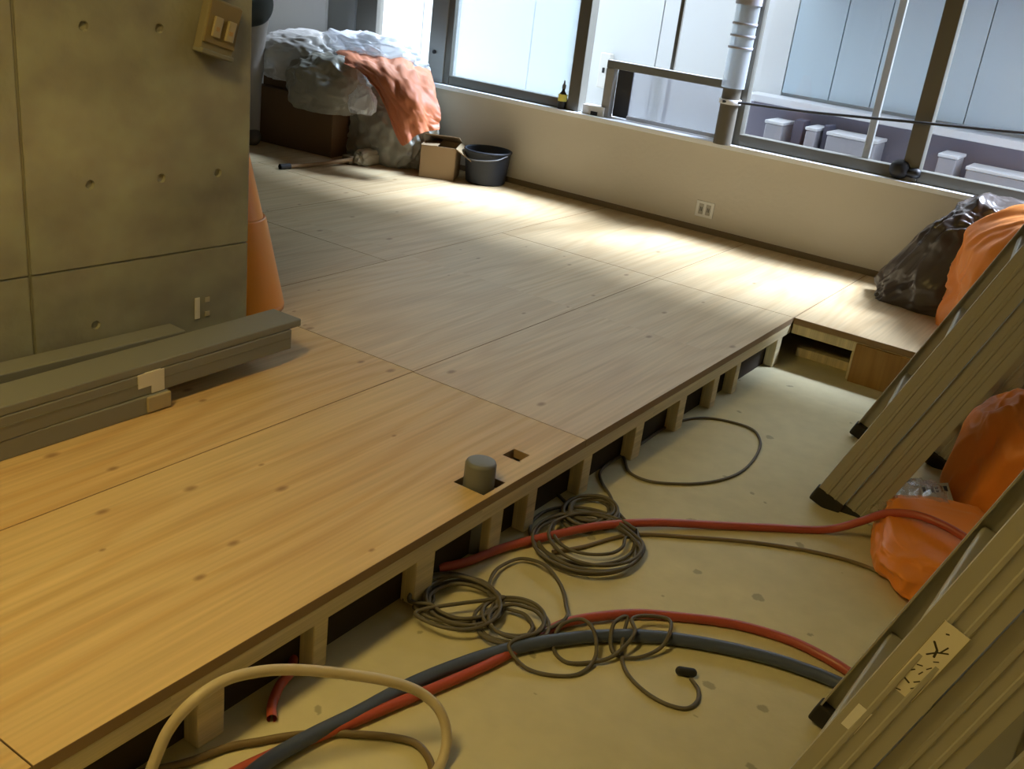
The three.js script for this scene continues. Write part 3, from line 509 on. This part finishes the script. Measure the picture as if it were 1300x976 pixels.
function ladder(label, foot, X, lean, L, width, o = {}) {
  const { steps = 7, sticker, railD = 0.07, open = railD + 0.004 } = o;
  const t = thing('stepladder', label, 'ladder', foot);
  const x = V(X).normalize(), h = new THREE.Vector3(-x.z, 0, x.x).normalize(); if (h.x < 0) h.negate();
  const y = h.clone().multiplyScalar(Math.cos(lean)).add(new THREE.Vector3(0, Math.sin(lean), 0)), z = x.clone().cross(y).normalize();
  t.quaternion.setFromRotationMatrix(new THREE.Matrix4().makeBasis(x, y, z));
  const topW = width * (o.taper ?? 0.75), tap = (width - topW) / 2 / L;
  const rail = (sx, len, z0, zt, x0) => {              // C channel: web outwards, flanges inwards, ribbed
    const s = new THREE.Shape(), w = 0.004, f = 0.026, d = railD / 2, a = sx;
    const pts = [[0, -d], [0, -d * 0.45], [-0.003, -d * 0.4], [-0.003, -d * 0.25], [0, -d * 0.2], [0, d * 0.2], [-0.003, d * 0.25], [-0.003, d * 0.4], [0, d * 0.45], [0, d], [f, d], [f, d - w], [w, d - w], [w, -d + w], [f, -d + w], [f, -d]].map(([p, q]) => [p * a, q]);
    pts.forEach((p, i) => i ? s.lineTo(p[0], p[1]) : s.moveTo(p[0], p[1])); s.closePath();
    let g = new THREE.ExtrudeGeometry(s, { depth: len, bevelEnabled: false, steps: 8 }).rotateX(-Math.PI / 2).scale(1, 1, -1);
    g = flat(g); const p = g.attributes.position; const idx = []; for (let i = 0; i < p.count; i += 3) { for (const k of ['position', 'normal', 'uv']) { const at = g.attributes[k], n = at.itemSize; for (let c = 0; c < n; c++) { const u = at.array[(i + 1) * n + c]; at.array[(i + 1) * n + c] = at.array[(i + 2) * n + c]; at.array[(i + 2) * n + c] = u; } } }
    for (let i = 0; i < p.count; i++) { const yy = p.getY(i); p.setX(i, p.getX(i) + x0 + sx * tap * yy); p.setZ(i, p.getZ(i) + z0 + (zt - z0) * yy / len); }
    g.computeVertexNormals(); return g;
  };
  for (const sx of [1, -1]) {
    const x0 = sx > 0 ? 0 : width;
    const r = part('rail', rail(sx, L, 0, 0, x0), M.alu, t);
    part('rubber_foot', rbx(x0 - (sx > 0 ? 0.006 : 0.032), x0 + (sx > 0 ? 0.032 : 0.006), -0.002, 0.05, -railD / 2 - 0.004, railD / 2 + 0.004, 0.006), M.rubber, r);
    const x1 = x0 + sx * 0.012, r2 = part('rear_rail', rail(sx, L * 0.97, open, railD + 0.004, x1), M.alu, t);
    part('rubber_foot', rbx(x1 - (sx > 0 ? 0.006 : 0.032), x1 + (sx > 0 ? 0.032 : 0.006), -0.03, 0.05, open - railD / 2 - 0.004, open + railD / 2 + 0.004, 0.006), M.rubber, r2);
    if (sticker && sx > 0) {
      const [y0, len, wd] = sticker, st = new THREE.BoxGeometry(len, wd, 0.0015); const tex = signTex();
      const m = part('sticker', st, [M.white, M.white, M.white, M.white, std(0xffffff, { map: tex, roughness: 0.5 }), M.white], r); m.userData.label = 'white sticker with handwritten black characters';
      m.quaternion.setFromRotationMatrix(new THREE.Matrix4().makeBasis(V([0, 1, 0]), V([0, 0, 1]).negate().negate(), V([1, 0, 0])));
      m.quaternion.setFromRotationMatrix(new THREE.Matrix4().makeBasis(V([0, 1, 0]), V([0, 0, -1]), V([-1, 0, 0])));
      m.position.set(tap * (y0 + len / 2) - 0.001, y0 + len / 2, 0); 
      const m2 = part('sticker', new THREE.BoxGeometry(0.05, 0.024, 0.0015), M.white, r); m2.quaternion.copy(m.quaternion); m2.position.set(tap * (y0 - 0.02) - 0.001, y0 - 0.028, -0.02);
    }
  }
  for (let k = 0; k < steps; k++) { const yy = 0.3 + k * (L - 0.45) / (steps - 1), a = tap * yy; part('step', rbx(a + 0.004, width - a - 0.004, -0.014, 0.014, -0.03, 0.045, 0.006).rotateX(0).translate(0, yy, 0), M.alu, t); }
  for (const f of [0.14, 0.42, 0.7]) { const yy = L * f, a = tap * yy, zz = open + (railD + 0.004 - open) * f; part('rear_brace', rbx(a + 0.016, width - a - 0.016, yy - 0.014, yy + 0.014, zz - 0.012, zz + 0.012, 0.005), M.aluDark, t); }
  part('top_cap', rbx(tap * L - 0.01, width - tap * L + 0.01, L - 0.01, L + 0.025, -0.045, railD + 0.045, 0.01), M.aluDark, t);
  for (const sx of [0, 1]) part('hinge_plate', rbx(sx ? width - tap * L - 0.004 : tap * L - 0.012, sx ? width - tap * L + 0.012 : tap * L + 0.004, L - 0.12, L - 0.02, -0.03, railD + 0.03, 0.006), M.aluDark, t);
  return t;
}
const deg = Math.PI / 180;
ladder('folded aluminium stepladder with its feet beside the clear plastic bag', [-0.675, FL, -3.09], [-0.075, 0, -0.71], 68 * deg, 2.6, 0.68, { steps: 8, railD: 0.094, taper: 0.93 });
ladder('shorter folded aluminium stepladder standing behind the plump orange sack', [-0.47, FL, -3.72], [-0.09, 0, -0.50], 67 * deg, 2.1, 0.52, { steps: 6, railD: 0.075 });
ladder('folded aluminium stepladder with a white sticker on its rail', [-0.328, FL, -1.37], [0.02, 0, -0.68], 71.5 * deg, 2.1, 0.68, { steps: 6, sticker: [0.575, 0.20, 0.042], railD: 0.085 });
ladder('folded aluminium stepladder standing innermost, right of the one with the sticker', [-0.10, FL, -1.34], [0.02, 0, -0.68], 72.5 * deg, 1.9, 0.66, { steps: 6, railD: 0.085 });

// ---------------------------------------------------------------- orange sacks and clear bag on the slab
bag('orange_sack', 'orange sack lying flat on the slab under the upper red hose', 'bag', [-0.27, FL, -3.0], 0.35, blob(0.20, 0.072, 0.27, 33, { crease: 0.11, lump: 0.16, freq: 1.1, sq: 0.6, det: 40 }), M.orange, null);
bag('orange_sack', 'plump orange sack standing behind the flat one between the ladders', 'bag', [-0.205, FL, -3.47], 0.2, blob(0.15, 0.245, 0.125, 36, { crease: 0.13, lump: 0.2, freq: 1.0, sq: 0.75, tip: 0.25, det: 40 }), M.orange, null);
bag('clear_bag', 'crumpled clear plastic bag on the slab at the ladder foot', 'bag', [-0.435, FL, -3.2], 0.3, blob(0.105, 0.06, 0.17, 41, { crease: 0.3, lump: 0.3, freq: 2.6 }), M.clear, null);
{
  const c = document.createElement('canvas'); c.width = 128; c.height = 128; const x = c.getContext('2d'); x.fillStyle = '#cfc8a4'; x.fillRect(0, 0, 128, 128); x.fillStyle = '#201c12';
  for (const [a, b, w, h] of [[8, 14, 14, 26], [28, 20, 10, 18], [46, 10, 12, 30], [64, 16, 16, 10], [66, 32, 12, 8], [88, 12, 8, 28], [102, 14, 16, 24]]) x.fillRect(a, b, w, h);
  const t = new THREE.CanvasTexture(c); t.colorSpace = THREE.SRGBColorSpace;
  const m = part('paper_slip', uvBox(new THREE.BoxGeometry(0.001, 0.001, 0.001)), M.white); m.geometry = new THREE.BoxGeometry(0.09, 0.002, 0.13); m.material = [M.white, M.white, std(0xffffff, { map: t }), M.white, M.white, M.white];
  m.position.set(-0.375, FL + 0.075, -3.30); m.rotation.set(0.35, 0.5, 0.1); tag(m, 'pale paper slip with dark print tucked by the clear bag', 'paper');
}

// ---------------------------------------------------------------- the worker behind the concrete wall
function field(bones, c, half, N, k) {
  const mc = new MarchingCubes(N, new THREE.MeshBasicMaterial(), false, false, 200000); mc.isolation = 0;
  const B = bones.map(([a, b, ra, rb]) => ({ a: V(a), d: V(b).sub(V(a)), l: V(b).sub(V(a)).lengthSq(), ra, rb }));
  const p = new THREE.Vector3(), q = new THREE.Vector3(), hs = N / 2;
  for (let z = 0; z < N; z++) for (let y = 0; y < N; y++) for (let x = 0; x < N; x++) {
    p.set(c[0] + half * (x - hs) / hs, c[1] + half * (y - hs) / hs, c[2] + half * (z - hs) / hs);
    let s = 0; for (const b of B) { q.copy(p).sub(b.a); const t = b.l ? Math.max(0, Math.min(1, q.dot(b.d) / b.l)) : 0; const dd = q.addScaledVector(b.d, -t).length() - (b.ra + (b.rb - b.ra) * t); s += Math.exp(-Math.min(60, Math.max(-60, dd / k))); }
    mc.field[x + y * N + z * N * N] = k * Math.log(s + 1e-26);
  }
  mc.update(); const n = mc.count ?? mc.geometry.drawRange.count;
  const pos = new Float32Array(n * 3), nor = new Float32Array(n * 3);
  for (let i = 0; i < n; i++) for (let a = 0; a < 3; a++) { pos[3 * i + a] = c[a] + half * mc.positionArray[3 * i + a]; nor[3 * i + a] = mc.normalArray[3 * i + a]; }
  let g = new THREE.BufferGeometry(); g.setAttribute('position', new THREE.BufferAttribute(pos, 3)); g = mergeVertices(g, 1e-4); g.computeVertexNormals(); return flat(g);
}
{
  // local frame: faces -z, feet on y = 0
  const t = thing('person', 'worker in dark jacket and grey trousers half hidden by the concrete wall', 'person', [-5.16, 0, -4.60], 70 * deg);
  const leg = (s) => [[[0.09 * s, 0.88, 0], [0.095 * s, 0.47, s > 0 ? -0.05 : 0.02], 0.085, 0.056], [[0.095 * s, 0.47, s > 0 ? -0.05 : 0.02], [0.1 * s, 0.09, s > 0 ? -0.02 : 0.12], 0.056, 0.036]];
  const foot = (s) => { const z = s > 0 ? -0.02 : 0.12; return [[[0.1 * s, 0.05, z + 0.03], [0.105 * s, 0.032, z - 0.16], 0.042, 0.03]]; };
  const torso = [[[0, 0.92, 0], [0, 1.12, -0.01], 0.13, 0.125], [[0, 1.12, -0.01], [0, 1.36, -0.01], 0.13, 0.14], [[-0.15, 1.40, 0], [0.15, 1.40, 0], 0.065, 0.065], [[0, 1.4, 0], [0, 1.52, -0.02], 0.055, 0.05]];
  const arm = (s) => [[[0.18 * s, 1.39, 0], [0.225 * s, 1.10, 0.0], 0.052, 0.04], [[0.225 * s, 1.1, 0], [0.2 * s, 0.88, -0.12], 0.04, 0.028]];
  const hand = (s) => { const w = [0.2 * s, 0.87, -0.13]; const out = [[w, [w[0], w[1] - 0.07, w[2] - 0.04], 0.026, 0.03]]; for (let f = 0; f < 4; f++) { const ox = (f - 1.5) * 0.014, l = [0.055, 0.068, 0.063, 0.048][f]; const k0 = [w[0] + ox * 0.4, w[1] - 0.085, w[2] - 0.045 + ox], k1 = [k0[0] - 0.004 * s, k0[1] - l * 0.6, k0[2] - 0.012], k2 = [k1[0] - 0.012 * s, k1[1] - l * 0.5, k1[2]]; out.push([k0, k1, 0.009, 0.0085], [k1, k2, 0.0085, 0.007]); } out.push([[w[0], w[1] - 0.03, w[2] - 0.055], [w[0] - 0.01 * s, w[1] - 0.075, w[2] - 0.085], 0.011, 0.009]); return out; };
  const head = [[[0, 1.60, -0.02], [0, 1.66, -0.01], 0.075, 0.088], [[0, 1.55, -0.06], [0, 1.6, -0.05], 0.045, 0.06], [[0, 1.615, -0.10], [0, 1.59, -0.118], 0.010, 0.014], [[-0.082, 1.60, 0.0], [-0.085, 1.63, 0.005], 0.012, 0.014], [[0.082, 1.60, 0.0], [0.085, 1.63, 0.005], 0.012, 0.014], [[0, 1.5, -0.01], [0, 1.58, -0.02], 0.05, 0.055]];
  const body = [field([...leg(1), ...leg(-1), ...foot(1), ...foot(-1), ...torso, ...arm(1), ...arm(-1)], [0, 0.8, 0], 0.86, 120, 0.016), field(head, [0, 1.6, 0], 0.2, 100, 0.008), field(hand(1), [0.2, 0.8, -0.16], 0.15, 90, 0.003), field(hand(-1), [-0.2, 0.8, -0.16], 0.15, 90, 0.003)];
  const b = part('body', body, M.skin, t);
  const up = (l, e) => l.map(([a, c, r0, r1]) => [a, c, r0 + e, r1 + e]);
  part('trousers', field([...up(leg(1), 0.024), ...up(leg(-1), 0.024), [[-0.07, 0.92, 0.01], [0.07, 0.92, 0.01], 0.115, 0.115], [[-0.085, 0.88, 0.05], [0.085, 0.88, 0.05], 0.10, 0.10]], [0, 0.56, 0], 0.56, 100, 0.016), M.trouser, b);
  part('jacket', field([[[0, 0.93, 0], [0, 1.12, -0.01], 0.155, 0.145], [[-0.06, 0.87, 0.02], [0.06, 0.87, 0.02], 0.145, 0.145], ...up(torso.slice(1, 3), 0.018), ...up(arm(1), 0.016), ...up(arm(-1), 0.016)], [0, 1.12, 0], 0.5, 100, 0.018), M.jacket, b);
  part('hair', field([[[0, 1.64, 0.0], [0, 1.69, -0.005], 0.088, 0.084], [[0, 1.58, 0.05], [0, 1.64, 0.04], 0.06, 0.07]], [0, 1.65, 0.02], 0.2, 60, 0.01), M.hair, b);
  for (const s of [1, -1]) part('boot', field([...up(foot(s), 0.012), [[0.1 * s, 0.06, s > 0 ? -0.02 : 0.12], [0.1 * s, 0.17, s > 0 ? -0.03 : 0.105], 0.052, 0.05], [[0.1 * s, 0.025, s > 0 ? 0.0 : 0.14], [0.105 * s, 0.02, s > 0 ? -0.2 : -0.06], 0.022, 0.022]], [0.1 * s, 0.1, -0.05], 0.2, 60, 0.012), M.bootM, b);
}
shade(scene);
renderer.render(scene, camera);
